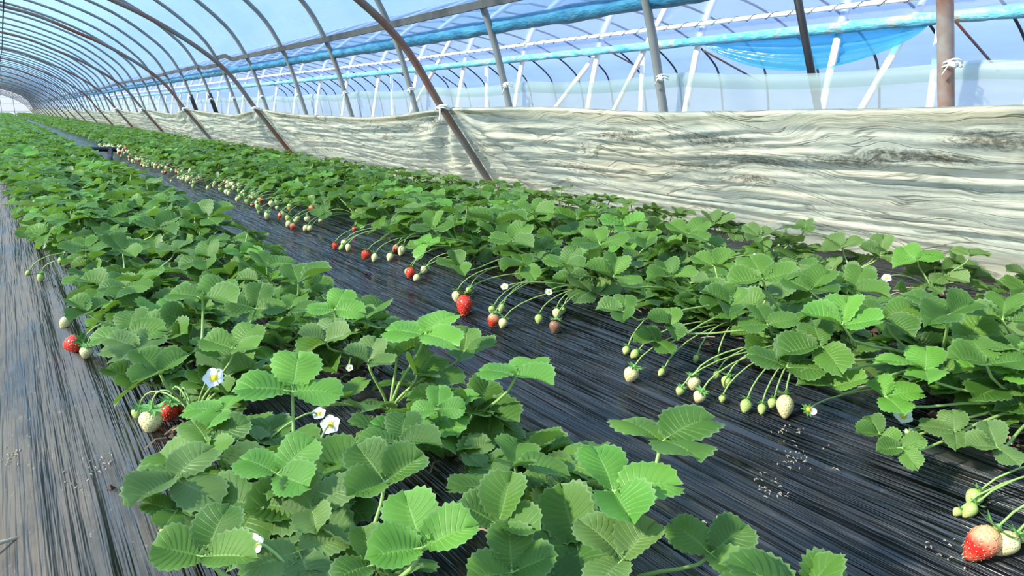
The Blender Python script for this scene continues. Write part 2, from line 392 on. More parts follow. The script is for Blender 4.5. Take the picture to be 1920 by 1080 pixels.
# gable at the far end, with its frame
g = MB(); lo = [Vector((CX + x, YEND, z)) for x, z in PO]; g.add(lo, [tuple(range(len(lo)))])
wb = tag(new('wall_back', g.mesh('wall_back', M_GABLE, False)), kind='structure')
for x in (-3.9, -2.9, -1.9, -.9, .1, 1.1):
    b = MB(); zt = float(np.interp(abs(x - CX), [q[0] for q in PO[:len(PO) // 2 + 1]][::-1], [q[1] for q in PO[:len(PO) // 2 + 1]][::-1]))
    b.tube([(x, YEND - .05, -.25), (x, YEND - .05, zt)], .025, 6); new('gable_post', b.mesh('gable_post', M_GALV), wb)
for z in (.35, 1.0, 1.6):
    b = MB(); w = prof_x(PO, z); b.tube([(CX - w, YEND - .07, z), (CX + w, YEND - .07, z)], .02, 6); new('gable_rail', b.mesh('gable_rail', M_WHITEP), wb)

# film lock rail and rolled side film below it
def wavy(y, seed, amp): return amp * (float(vnoise(np.array([y * .31]), np.array([.5]), seed)[0]) - .5) * 2
b = MB(); ys = yrange(-1, (20, .2), (YEND, 1.0)); 
rz = [1.075 + wavy(y, 21, .03) + (.05 if 9.55 < y < 10.2 else 0) + (-.03 if 10.2 <= y < 11.2 else 0) for y in ys]
vs = []; fs = []
for i, y in enumerate(ys):
    x = CX + prof_x(PO, rz[i]) - .035
    vs += [(x - .008, y, rz[i] - .022), (x - .008, y, rz[i] + .022), (x + .008, y, rz[i] + .022), (x + .008, y, rz[i] - .022)]
    if i:
        a = (i - 1) * 4
        fs += [(a + k, a + (k + 1) % 4, a + 4 + (k + 1) % 4, a + 4 + k) for k in range(4)]
b.add(vs, fs); tag(new('film_rail', b.mesh('film_rail', M_RAIL, False)), 'long grey film lock rail fixed across the hoops', 'rail')
def roll(name, X, z0, r, m, label, seed, y0=-1, amp=.02, n=10, sag=None):
    b = MB(); ys = yrange(y0, (14, .05), (40, .3), (YEND, 1.5)); pts = []; rr = []
    for y in ys:
        pts.append((X + wavy(y, seed + 2, .012), y, z0 + wavy(y, seed, amp) + (sag(y) if sag else 0)))
        rr.append(r * (1 + .22 * (float(vnoise(np.array([y * 5.]), np.array([.3]), seed + 5)[0]) - .5) + .25 * (float(vnoise(np.array([y * 14.]), np.array([.7]), seed + 6)[0]) - .5)))
    b.tube(pts, rr, n); return tag(new(name, b.mesh(name, m)), label, 'film roll')
roll('film_roll', CX + prof_x(PO, .98) + .03, .985, .042, M_ROLLB, 'rolled-up dark blue side film hanging below the grey rail', 31)
# film gap between rail and roll: the loose blue sheet that is rolled up
X, Y = np.meshgrid(np.linspace(0, 1, 4), yrange(-1, (20, .2), (YEND, 1.5)))
xr = CX + np.array([prof_x(PO, z) for z in np.linspace(1.0, 1.10, 4)]) * 1.007
P = np.stack([np.tile(xr, (X.shape[0], 1)), Y, np.tile(np.linspace(1.0, 1.10, 4), (X.shape[0], 1))], 2)
tag(new('trim_1', grid('trim_1', P, M_ROOF)), kind='structure')

# ridge wire seen along the middle of the roof
b = MB(); b.tube([(.19 + wavy(y, 61, .05), y, 1.70 + wavy(y, 62, .10)) for y in yrange(2, (30, .4), (YEND - 1, 2))], .009, 5)
tag(new('support_wire', b.mesh('support_wire', M_RAIL)), 'slack dark wire strung lengthwise under the roof', 'wire')

# ------------------------------------------------------------------ skirt films
TIES = INY
def inner_skirt():
    ys = yrange(-.9, (7.6, .018), (16, .05), (40, .25), (YEND - .3, 1.2)); R = 64
    t = np.linspace(0, 1, R); Yg, T = np.meshgrid(ys, t, indexing='ij')
    tie = np.array(TIES); dk = Yg[..., None] - tie; near = np.argmin(np.abs(dk), -1); dy = np.take_along_axis(dk, near[..., None], -1)[..., 0]
    span = 3.85; w = np.clip(np.abs(dy) / (span / 2), 0, 1)
    ztop = .525 - .075 * np.sin(PI * np.clip(w * 1.0, 0, 1) * .5) * (1 - .75 * (Yg < 3.95)) + (vnoise(Yg * 1.3, Yg * 0, 71) - .5) * .02
    z = .012 + (ztop - .012) * T
    xb = 2.60; xt = np.where(w < .12, 2.175, 2.175 + .10 * np.sin(np.clip((w - .12) / .88, 0, 1) * PI / 2))
    x = xb + (xt - xb) * (T ** .85)
    # long folds along the wall, sagging, plus folds fanning from each tie
    warp = .55 * (vnoise(Yg * .8, T * 3, 73) - .5) + .10 * np.sin(w * PI)
    ph = (T + warp * .28) * 15
    ph2 = (T + .30 * (vnoise(Yg * .6, T * 2, 83) - .5) + .10 * Yg * .35) * 13
    rid = lambda v: 1 - 2 * np.abs(v - .5)
    f1 = vnoise(ph, Yg * .35, 74) - .5; f2 = rid(vnoise(ph2 * 2.0, Yg * .8, 75)) ** 2 - .4; f3 = rid(vnoise(ph * 4.5 + 3 * vnoise(Yg * 1.2, T * 5, 84), Yg * 1.5, 76)) ** 3 - .3
    amp = np.clip((1 - T) * 6, 0, 1) * np.clip(T * 6 + .15, 0, 1)
    x = x - (f1 * .022 + f2 * .016 + f3 * .011) * amp
    d = np.sqrt(dy ** 2 + (z - .525) ** 2) + 1e-3; ang = np.arctan2(.53 - z, np.abs(dy) + .02)
    fan = np.sin(ang * 17 + 2.5 * vnoise(Yg, T, 77)) * np.exp(-d / .75) * .034 * np.clip(d * 5, 0, 1)
    x = x - fan
    hx = CX + np.interp(z, [q[1] for q in PN[:12]], [q[0] for q in PN[:12]]) + .040
    kk = np.clip(1 - np.abs(dy) / .35, 0, 1); kk = kk * kk * (3 - 2 * kk)
    x = np.where(x < hx, x + (hx - x) * kk, x)
    P = np.stack([x, Yg, z], 2)
    # a lip of film lying on the ground in front
    lip = P[:, :1].copy(); lip = np.repeat(lip, 3, 1)
    for i, dx in enumerate((.20, .12, .05)): lip[:, i, 0] = 2.58 - dx + (vnoise(ys * 2, ys * 0, 78) - .5) * .06; lip[:, i, 2] = .036 + .004 * i
    P = np.concatenate([lip, P], 1)
    # rolled hem
    hem = P[:, -1:].copy(); hem = np.repeat(hem, 2, 1); hem[:, 0, 0] += .02; hem[:, 0, 2] += .012; hem[:, 1, 0] += .035; hem[:, 1, 2] -= .03
    P = np.concatenate([P, hem], 1)
    return P
tag(new('wall_right', grid('wall_right', inner_skirt(), M_SKIRT)), kind='structure')
ys = yrange(-.9, (12, .06), (40, .3), (YEND, 1.4)); t = np.linspace(0, 1, 14); Yg, T = np.meshgrid(ys, t, indexing='ij')
dy = np.abs(((Yg - 1.27 + DY / 2) % DY) - DY / 2)
zt = .675 - .022 * np.sin(np.clip(dy / (DY / 2), 0, 1) * PI / 2) + (vnoise(Yg * .7, Yg * 0, 81) - .5) * .02
Z = -.05 + (zt + .05) * T
Xs = CX + np.interp(Z, [q[1] for q in PO[:8]], [q[0] for q in PO[:8]]) + .03 + (vnoise(T * 7, Yg * 1.2, 82) - .5) * .03 * (1 - T * .5)
o = tag(new('trim_2', grid('trim_2', np.stack([Xs, Yg, Z], 2), M_OUTSK)), kind='structure')
zt2 = zt[:, -1]; x2 = Xs[:, -1]; hz = np.linspace(-.055, .008, 5)
P = np.stack([np.stack([x2 - .012 * math.sin(PI * i / 4), ys, zt2 + q], 1) for i, q in enumerate(hz)], 1)
new('film_hem', grid('film_hem', P, M_HEM), o)

def tie(p, r, seed, label, group, big=1.0):
    rr = random.Random(seed); b = MB()
    ring = [Vector((math.cos(a) * r, math.sin(a) * r, .006 * math.sin(2 * a))) for a in np.linspace(0, 2 * PI, 13)]
    b.tube(ring, .0045 * big, 5)
    b.tube([v + Vector((0, 0, .012)) for v in ring], .005 * big, 5)
    kn = Vector((-r * .9, -r * .5, 0)); b.tube([kn + Vector((0, -.012, -.01)), kn + Vector((-.008, 0, .004)), kn + Vector((0, .012, .008))], [.005, .010, .005], 6)
    for s in (-1, 1):
        d = Vector((-.012, s * rr.uniform(.02, .05), rr.uniform(-.06, .01))) * (big + .1)
        b.tube([kn, kn + d * .5 + Vector((0, 0, .012)), kn + d], [.0038 * big, .0038 * big, .0025], 5)
    o = new('string_tie', b.mesh('string_tie', M_STRING)); o.location = p
    tag(o, label, 'string', group)
for k in range(0, 9):
    z = .655; tie((CX + prof_x(PO, z), 1.27 + DY * k, z), .028, k, 'white string knotted round a grey hoop at the clear film hem', 'string ties on the grey hoops', .62 if k < 2 else .85)
for k in range(1, 6):
    z = .525; tie((CX + prof_x(PN, z) + .005, INY[k], z), .034, 30 + k, 'white string tying the dirty skirt film to a rusty hoop', 'string ties on the rusty hoops', 1.25)

# ------------------------------------------------------------------ the neighbouring tunnel
NCX = 9.08
OUTN = [(4.62, -.26), (4.55, .15), (4.49, .52), (4.33, 1.18), (4.05, 1.55), (3.3, 1.98), (2.0, 2.38), (0, 2.58)]
PQ = prof(OUTN)
b = MB(); half = PQ[:len(PQ) // 2 + 1]
me_n = arch_mesh(PQ, .024, None, 6) if False else None
bL = MB(); bL.tube([(-x, 0, z) for x, z in half], .027, 7); mL = bL.mesh('near_half', M_WHITEP)  # near half of each hoop: sunlight put into its whitish pipe colour
bR = MB(); bR.tube([(x, 0, z) for x, z in half], .022, 6); mR = bR.mesh('far_half', M_RAIL)  # far half of the same hoop, its shaded look put into a dark colour
for k in range(-1, 34):
    Y = 3.13 + 1.235 * (k - 1)
    root = empty('neighbour_hoop', (NCX, Y, 0), 'hoop with near leg coloured sunlit white and far leg coloured dark on the neighbouring tunnel', 'hoop', 'hoops of the neighbouring tunnel')
    new('near_leg', mL, root); new('far_leg', mR, root)
def rod(name, p, q, r, m, label, cat, group=None, n=7):
    p, q = Vector(p), Vector(q); b = MB(); b.tube([(0, 0, 0), tuple(q - p)], r, n); o = new(name, b.mesh(name, m)); o.location = p; return tag(o, label, cat, group)
XN = NCX - 4.44
for i, (x0, y0, x1, y1) in enumerate([(1733, 0, 1615, 205), (1255, 0, 1170, 170), (848, 70, 790, 175), (1114, 108, 1068, 168)]):
    p = at_x(x1, y1, XN - .03); q = at_x(x0, y0, XN + .12)
    d = (p - q).normalized(); rod('diagonal_brace', p + d * .5, q - d * .05, .024, M_WHITEP, 'slanting white brace between the legs of the neighbouring tunnel', 'brace', 'slanting white braces')
for x in (1748, 1203, 913, 735):
    p = at_x(x, 165, XN + .25); rod('upright_post', (p.x, p.y, -.26), (p.x, p.y, 1.05), .024, M_WHITEP, 'short upright pale post inside the open side of the neighbouring tunnel', 'post', 'upright posts of the neighbouring tunnel')
# film over the neighbouring tunnel: roof from the cyan roll, far wall to the ground
ptn = np.array([(NCX - x * 1.006, z + .02) for x, z in PQ if z > 1.06 or x < 0]); YN = yrange(-2, (60, 1.235), (YEND, 4))
P = np.zeros((len(YN), len(ptn), 3)); P[:, :, 0] = ptn[:, 0]; P[:, :, 1] = YN[:, None]; P[:, :, 2] = ptn[:, 1]
nrf = new('neighbour_roof', grid('neighbour_roof', P, M_NROOF)); tag(nrf, 'pale lilac film over the neighbouring tunnel', 'plastic film')
XC = NCX - 4.40
roll('film_roll', XC - .05, 1.035, .036, M_ROLLC, 'light cyan film roll with mud stains on the neighbouring tunnel', 41, amp=.014)
b = MB(); ysp = yrange(-1, (14, .2), (60, 1.0)); pp = [Vector((XC - .02, y, 1.175 + wavy(y, 51, .012))) for y in ysp]; b.tube(pp, .017, 7)
pipe = new('white_pipe', b.mesh('white_pipe', M_WHITEP)); tag(pipe, 'thin white pipe lashed with dark cord above the cyan roll', 'pipe')
b = MB(); hel = []
for i in range(1300):
    y = -1 + i * .0125; a = y * 2 * PI / .17; hel.append((XC - .02 + .021 * math.cos(a), y, 1.175 + wavy(y, 51, .012) + .021 * math.sin(a)))
b.tube(hel, .0026, 4); new('lashing_cord', b.mesh('lashing_cord', M_RAIL), pipe)
# drooping cyan film below the roll
a0, a1 = at_x(1745, 45, XC - .05).y, at_x(1318, 92, XC - .05).y
yy = np.linspace(a0, a1, 60); tt = np.linspace(0, 1, 16); Yg, T = np.meshgrid(yy, tt, indexing='ij'); s = (Yg - a0) / (a1 - a0)
dep = .30 * np.sin(PI * np.clip(s, 0, 1) ** .8) ** .8 * (.65 + .35 * s)
Z = 1.02 - dep * T; Xg = XC - .05 + .10 * np.sin(PI * T) * np.sin(PI * s) + .02 * np.sin(T * 22 + s * 5) * np.sin(PI * s)
tag(new('drooping_film', grid('drooping_film', np.stack([Xg, Yg, Z], 2), M_CYANF)), 'bright cyan film sagging in a loop below the roll', 'plastic film')
p = at_x(1533, 200, 3.25); q = at_x(1494, -10, 3.12); d = (q - p).normalized()
rod('black_pole', p - d * .75, q + d * .8, .019, M_BLACKP, 'thin black leaning pole between the two tunnels', 'pole')
for (x0, y0, x1, y1) in [(1320, 95, 1423, 152), (1790, 38, 1873, 133), (1135, 92, 1200, 128), (830, 143, 870, 170)]:
    p = at_x(x0, y0, NCX + 2.2); q = at_x(x1, y1, NCX + 4.2); rod('wall_brace', p, q, .02, M_RUST, 'dark slanting brace inside the far wall of the neighbouring tunnel', 'brace', 'dark far wall braces', 6)

# ------------------------------------------------------------------ strawberry leaves
def leaflet(seed, n, K, fold=.22, curl=.12, wid=1.0, pleat=.028, teeth=.050):
    """one leaflet: base at the origin, length 1 along +Y, upper face +Z; side veins run to the teeth"""
    r = random.Random(seed); vs = []; uv = []; fs = []; wob = [r.uniform(-1, 1) for _ in range(8)]; idx = {}
    for sgn in (-1, 1):
        for j in range(n + 1):
            a = j / n
            my = .02 + .76 * a ** 1.12
            ma = .015 + .985 * a
            ey = .5 - .5 * math.cos(PI * ma ** .98); ex = .49 * wid * math.sin(PI * ma) ** .66 * (.62 + .84 * ey - .40 * ey * ey)
            tooth = (j % 2 == 0)
            if 0 < j:
                c = Vector((ex, ey - .5)); L = c.length; c = c / max(L, 1e-5) * (L + (teeth * .55 if tooth else -teeth * .45)); ex, ey = max(c.x, 0), c.y + .5
                if j == n: ex = 0
            for k in range(K + 1):
                if k == 0 and sgn == 1: idx[1, j, 0] = idx[-1, j, 0]; continue
                q = k / K; x = ex * q; y = my + (ey - my) * (q ** 1.2)
                z = (-pleat if tooth else pleat) * math.sin(PI * min(q * .95 + .05, 1)) ** .7 * (1 if n > 6 else 0)
                z += abs(x) * math.tan(fold * (1 + .25 * wob[2 + (sgn > 0)])) - curl * y * y + .05 * math.sin(x * 5 + wob[0] * 3) * x * sgn
                z += .05 * q * q * math.sin(a * PI * 3 + wob[4 + (sgn > 0)] * 3) - .22 * (x ** 2) * (1 + wob[6])
                idx[sgn, j, k] = len(vs); vs.append(Vector((x * sgn, y, z))); uv.append(((j % 2) * .5 + (j // 2), q))
        for j in range(n):
            for k in range(K):
                q = (idx[sgn, j, k], idx[sgn, j, k + 1], idx[sgn, j + 1, k + 1], idx[sgn, j + 1, k])
                fs.append(q if sgn > 0 else q[::-1])
    return vs, fs, uv
def leaflet_mesh(name, seed, n, K, m, **kw):
    b = MB(); v, f, u = leaflet(seed, n, K, **kw); b.add(v, f, 0, u); return b.mesh(name, m)
VAR = [dict(fold=.30, curl=.14), dict(fold=.48, curl=.22, wid=.98), dict(fold=.20, curl=.26, wid=1.05), dict(fold=.58, curl=.10, wid=1.02), dict(fold=.36, curl=.34, wid=.96), dict(fold=.26, curl=.02, wid=1.04)]
LM = {}
for key, m in (('g', M_LEAF), ('y', M_YOUNG), ('p', M_PALE)):
    LM[key] = [leaflet_mesh('leaflet', 100 + i, 20, 5, m, **v) for i, v in enumerate(VAR)]

def frame(n, t):
    n = n.normalized(); t = (t - n * t.dot(n)).normalized(); x = t.cross(n); return Matrix((x, t, n)).transposed().to_4x4()   # columns x,t,n
def leaflet_mats(P, n, t, L, rr, lift=.18, spread=1.62, stalk=.07):
    out = []
    for i, a in enumerate((0, spread, -spread)):
        F = Matrix.Translation(P) @ frame(n, t) @ Matrix.Rotation(a + rr.uniform(-.12, .12), 4, 'Z')
        e = lift + rr.uniform(-.12, .12); s = L * (1.0 if i == 0 else rr.uniform(.88, 1.0))
        F = F @ Matrix.Rotation(e, 4, 'X') @ Matrix.Rotation(rr.uniform(-.18, .18), 4, 'Y') @ Matrix.Translation((0, L * (stalk if i == 0 else stalk * .25), 0)) @ Matrix.Diagonal((s, s, s, 1))
        out.append(F)
    return out
def petiole_pts(c, P, n, seg=6):
    c, P = Vector(c), Vector(P); d = P - c; L = d.length
    c1 = c + Vector((d.x * .12, d.y * .12, L * .45)); c2 = P - Vector((0, 0, L * .18)) - d * .12
    return [((1 - t) ** 3) * c + 3 * (1 - t) ** 2 * t * c1 + 3 * (1 - t) * t * t * c2 + t ** 3 * P for t in [i / seg for i in range(seg + 1)]]

def add_leaf(root, crown, P, n, t, L, kind, rr, lift=.18, spread=1.62):
    """near leaf: a stalk mesh with three leaflet children (world coordinates, the plant root sits at its crown)"""
    b = MB(); rp = max(.0022, L * .034); pts = petiole_pts((0, 0, 0), Vector(P) - crown, n)
    b.tube(pts, [rp * 1.25 - rp * .35 * i / 6 for i in range(7)], 6)
    mats = leaflet_mats(Vector(P) - crown, n, t, L, rr, lift, spread)
    for F in mats: b.tube([pts[-1], F.translation, F @ Vector((0, .16, -.012))], [rp * .85, rp * .7, rp * .3], 5)
    lf = new('leaf', b.mesh('leaf_stalk', M_STALK), root)
    for F in mats: new('leaflet', rr.choice(LM[kind]), lf, F)
    return lf
# mid-distance leaf templates: stalk and leaflets in one mesh, base at the crown, leaning to +X
def leaf_template(i, n, K, seg, key):
    rr = random.Random(900 + i); b = MB(); lean = [.25, .45, .65, .85, 1.05, 1.25][i % 6] + rr.uniform(-.08, .08); Lp = rr.uniform(.13, .18) if lean < 1 else rr.uniform(.12, .16)
    P = Vector((math.sin(lean) * Lp, 0, math.cos(lean) * Lp)); nn = Vector((math.sin(lean * .45), rr.uniform(-.3, .3), 1)); tt = Vector((1, rr.uniform(-.9, .9), 0))
    L = rr.uniform(.064, .084); b.tube(petiole_pts((0, 0, 0), P, nn, seg), L * .036, 5 if seg > 3 else 3, 1, False)
    for q, F in enumerate(leaflet_mats(P, nn, tt, L, rr, rr.uniform(.15, .50))):
        v, f, u = leaflet(300 + i * 3 + q, n, K, **VAR[(i + q) % len(VAR)]); b.add([F @ x for x in v], f, 0, u)
    return b
LT = {key: [leaf_template(i, 14, 2, 4, key).mesh('leaf', [m, M_STALK]) for i in range(12)] for key, m in (('g', M_LEAF), ('y', M_YOUNG), ('p', M_PALE))}
def join_into(b, src, M, mi0=0):
    b.add([M @ v for v in src.v], src.f, 0, [src.uv.get(i, (0, 0)) for i in range(len(src.v))])
    b.m[-len(src.f):] = [x + mi0 for x in src.m]
FT = [leaf_template(i, 6, 1, 2, 'g') for i in range(12)]
FL = [leaf_template(i, 3, 1, 2, 'g') for i in range(12)]
def far_plant(seed, T, nl):
    rr = random.Random(seed); b = MB()
    for i in range(nl):
        M = Matrix.Rotation(i * 2.4 + rr.uniform(-.3, .3), 4, 'Z') @ Matrix.Scale(rr.uniform(.8, 1.12), 4)
        join_into(b, T[(i * 5 + seed) % 12], M)
    return b
FP = [far_plant(50 + i, FT, 13).mesh('strawberry_plant', [M_LEAF, M_STALK]) for i in range(6)]

# ------------------------------------------------------------------ fruit and flowers
def fruit_mesh(kind, seed, long=1.25):
    r = random.Random(seed); b = MB(); nz, na = 12, 16; vs = []; fs = []; w = [r.uniform(-1, 1) for _ in range(6)]
    def R(t): return (math.sin(PI * min(t, 1)) ** .62) * (1 - .50 * max(0, t - .30)) * .5 if 0 < t < 1 else 0
    def pt(t, a): 
        rr = R(t) * (1 + .07 * w[0] * math.cos(2 * a + w[1] * 3) + .05 * w[2] * math.cos(3 * a + 4 * t)); return Vector((rr * math.cos(a), rr * math.sin(a), (.5 - t) * long))
    vs.append(Vector((0, 0, .5 * long - .05)))
    for i in range(1, nz):
        for k in range(na): vs.append(pt(i / nz, 2 * PI * k / na))
    vs.append(Vector((0, 0, -.5 * long)))
    for k in range(na): fs.append((0, 1 + k, 1 + (k + 1) % na)); fs.append((len(vs) - 1, 1 + (nz - 2) * na + (k + 1) % na, 1 + (nz - 2) * na + k))
    for i in range(nz - 2):
        for k in range(na): a = 1 + i * na; fs.append((a + k, a + na + k, a + na + (k + 1) % na, a + (k + 1) % na))
    b.add(vs, fs); s = MB(); N = 90
    for i in range(N):
        t = .10 + .84 * (i + .5) / N; a = i * 2.39996; p = pt(t, a); nn = (pt(t, a) - Vector((0, 0, p.z))).normalized() + Vector((0, 0, .5 - t)) * .8; nn.normalize()
        u = nn.orthogonal().normalized(); v = nn.cross(u); e = .024; c = p + nn * .004
        s.add([c + u * e, c + v * e, c - u * e, c - v * e, c + nn * .014], [(0, 1, 4), (1, 2, 4), (2, 3, 4), (3, 0, 4)])
    return b.mesh('strawberry', M_FR[kind]), s.mesh('seeds', M_SEED if kind in ('red', 'blush', 'brown') else M_SEEDR, False)
FM = {k: [fruit_mesh(k, 10 + i, 1.1 + .15 * i) for i in range(3)] for k in M_FR}
def calyx_mesh(seed):
    r = random.Random(seed); b = MB(); n = 10
    for i in range(n):
        a = 2 * PI * i / n + r.uniform(-.1, .1); L = r.uniform(.42, .58); d = Vector((math.cos(a), math.sin(a), 0)); s = Vector((-d.y, d.x, 0)); up = r.uniform(-.05, .22)
        b.add([d * .04, d * L * .5 + s * .10 + Vector((0, 0, .04)), d * L + Vector((0, 0, up)), d * L * .5 - s * .10 + Vector((0, 0, .04)), d * L * .5 + Vector((0, 0, .015))], [(0, 4, 1), (1, 4, 2), (2, 4, 3), (3, 4, 0)])
    b.tube([(0, 0, -.02), (0, 0, .12)], [.09, .05], 6); return b.mesh('calyx', M_CALYX, False)
CM = [calyx_mesh(i) for i in range(3)]
LBL = {'red': 'ripe red strawberry', 'blush': 'half-ripe strawberry, red at the tip and pale above', 'cream': 'unripe cream-white strawberry', 'green': 'small hard green strawberry', 'brown': 'dull brownish-red strawberry'}
def hang_pts(p, q, up):           # from the crown p out and over, down to q
    p, q = Vector(p), Vector(q); c1 = p + (q - p) * .35 + Vector((0, 0, up)); c2 = q + (p - q) * .10 + Vector((0, 0, up * .9))
    return [((1 - t) ** 3) * p + 3 * (1 - t) ** 2 * t * c1 + 3 * (1 - t) * t * t * c2 + t ** 3 * q for t in [i / 8 for i in range(9)]]
def add_fruit(root, crown, P, size, kind, rr, axis=None, near=True, up=.05):
    """P is the fruit's centre; axis points from the tip to the calyx"""
    axis = (axis or Vector((rr.uniform(-.35, .45), rr.uniform(-.3, .3), 1))).normalized(); x = axis.orthogonal().normalized(); y = axis.cross(x)
    R = Matrix((x, y, axis)).transposed().to_4x4() @ Matrix.Rotation(rr.uniform(0, 6.28), 4, 'Z')
    M = Matrix.Translation(Vector(P) - crown) @ R @ Matrix.Scale(size, 4); fi = rr.randrange(3); fm, sm = FM[kind][fi]
    f = tag(new('strawberry', fm, root, M), LBL[kind])
    topz = .5 * (1.1 + .15 * fi) - .04
    new('calyx', rr.choice(CM), f, Matrix.Translation((0, 0, topz)) @ Matrix.Scale(1.3, 4))
    if near: tag(new('seeds', sm, f), kind='stuff')
    Mi = M.inverted(); end = M @ Vector((0, 0, topz + .08)); b = MB()
    b.tube([Mi @ v for v in hang_pts((0, 0, .02), end, up)], .0017 / size, 5); new('fruit_stalk', b.mesh('fruit_stalk', M_STALK), f)
    return f
b = MB(); 
for i in range(7):
    for k in range(5):
        pass
def petal_mesh():
    b = MB(); vs = []; fs = []
    for i in range(6):
        t = i / 5; w = .26 * math.sin(PI * min(1, .12 + t * .80)) ** .6
        for k in (-1, -.5, 0, .5, 1): vs.append(Vector((k * w, .10 + t * .42 - .05 * abs(k) * t, .10 * t * t + .05 * k * k)))
    for i in range(5):
        for k in range(4): a = i * 5 + k; fs.append((a, a + 1, a + 6, a + 5))
    b.add(vs, fs); return b.mesh('petal', M_PETAL)
PET = petal_mesh()
def eye_mesh():
    b = MB(); n = 12; vs = [Vector((0, 0, .13))]; 
    for i, (r, z) in enumerate(((.09, .12), (.15, .06), (.17, .0))): vs += [Vector((r * math.cos(2 * PI * k / n), r * math.sin(2 * PI * k / n), z)) for k in range(n)]
    fs = [(0, 1 + k, 1 + (k + 1) % n) for k in range(n)] + [(1 + i * n + k, 1 + (i + 1) * n + k, 1 + (i + 1) * n + (k + 1) % n, 1 + i * n + (k + 1) % n) for i in range(2) for k in range(n)]
    b.add(vs, fs)
    for k in range(14):
        a = k * 2.4; q = Vector((math.cos(a) * .17, math.sin(a) * .17, .05)); b.box(q + Vector((0, 0, .04)), (.03, .03, .03)); b.tube([q * .7, q + Vector((0, 0, .04))], .008, 4)
    return b.mesh('flower', M_FLOWEYE)
EYEM = eye_mesh()
def add_flower(root, crown, P, size, rr, petals=5, face=None):
    n = (face or (-FWD * .75 + Vector((rr.uniform(-.3, .3), rr.uniform(-.3, .3), .55)))).normalized(); x = n.orthogonal().normalized(); y = n.cross(x)
    M = Matrix.Translation(Vector(P) - crown) @ Matrix((x, y, n)).transposed().to_4x4() @ Matrix.Scale(size, 4)
    f = new('flower', EYEM, root, M)
    for k in range(petals): new('petal', PET, f, Matrix.Rotation(2 * PI * k / 5, 4, 'Z'))
    new('sepals', rr.choice(CM), f, Matrix.Translation((0, 0, -.06)))
    Mi = M.inverted(); b = MB(); e = M @ Vector((0, 0, -.1)); b.tube([Mi @ v for v in hang_pts((0, 0, .01), e, .03)], .0016 / size, 5); new('flower_stalk', b.mesh('flower_stalk', M_STALK), f)

# ------------------------------------------------------------------ plants: crowns in rows
rnd = random.Random(11)
ROWS = [('A', .23, .0, .205), ('B', .51, .1, .205), ('C', 1.36, .05, .21), ('D', 1.70, .12, .21), ('E', 2.12, .3, .25)]
ROWTXT = {'A': ('leafy strawberry plant beside the dusty grey film', 'strawberry plants in the row beside the dusty film'),
          'B': ('leafy strawberry plant on the free-standing bed, furrow edge', 'strawberry plants of the free-standing bed beside the streaked furrow'),
          'C': ('leafy strawberry plant across the furrow without visible berries', 'strawberry plants fruiting over the far furrow edge'),
          'D': ('leafy strawberry plant in the middle row before the skirt', 'strawberry plants in the middle row by the skirt'),
          'E': ('low pale strawberry plant at the foot of the skirt', 'low strawberry plants at the foot of the skirt')}
crowns = []
for rn, x, y0, dy in ROWS:
    y = y0
    while y < YEND - 1.2:
        cx = x + rnd.uniform(-.035, .035) - (min(.22, .035 * max(0, y - 2)) if rn == 'A' else 0); crowns.append([rn, Vector((cx, y + rnd.uniform(-.04, .04), bed_z(cx) + .004))]); y += dy if y < 30 else dy * 1.6
y = 6.0
while y < YEND - 1.2:
    cx = .26 + rnd.uniform(-.05, .05); crowns.append(['B', Vector((cx, y, bed_z(cx) + .004))]); y += .26 if y < 30 else .4
def in_view(p, m=90):
    d = depth(p)
    if d < .12: return False
    v = Vector(p) - EYE; x = 960 + FPX * v.dot(RGT) / d; y = 540 - FPX * v.dot(UPV) / d
    return -m - 120 / d < x < 1920 + m + 330 / d and y < 1080 + m + 160 / d
vis = [c for c in crowns if in_view(c[1] + Vector((0, 0, .1)))]
vis.sort(key=lambda c: depth(c[1]))
NEAR = [c for c in vis[:300]]; REST = vis[300:]
plants = []
for rn, c in NEAR:
    o = empty('strawberry_plant', c, None, 'strawberry plant'); plants.append(dict(o=o, row=rn, c=c, d=depth(c), hero=0, fruit=[], flower=0, leaves=0))
def nearest(p, rows, bias=(0, 0)):
    return min((q for q in plants if q['row'] in rows), key=lambda q: (q['c'].x - p.x - bias[0]) ** 2 + (q['c'].y - p.y - bias[1]) ** 2)
def img_dir(deg): a = math.radians(deg); return RGT * math.cos(a) + FLAT * math.sin(a)

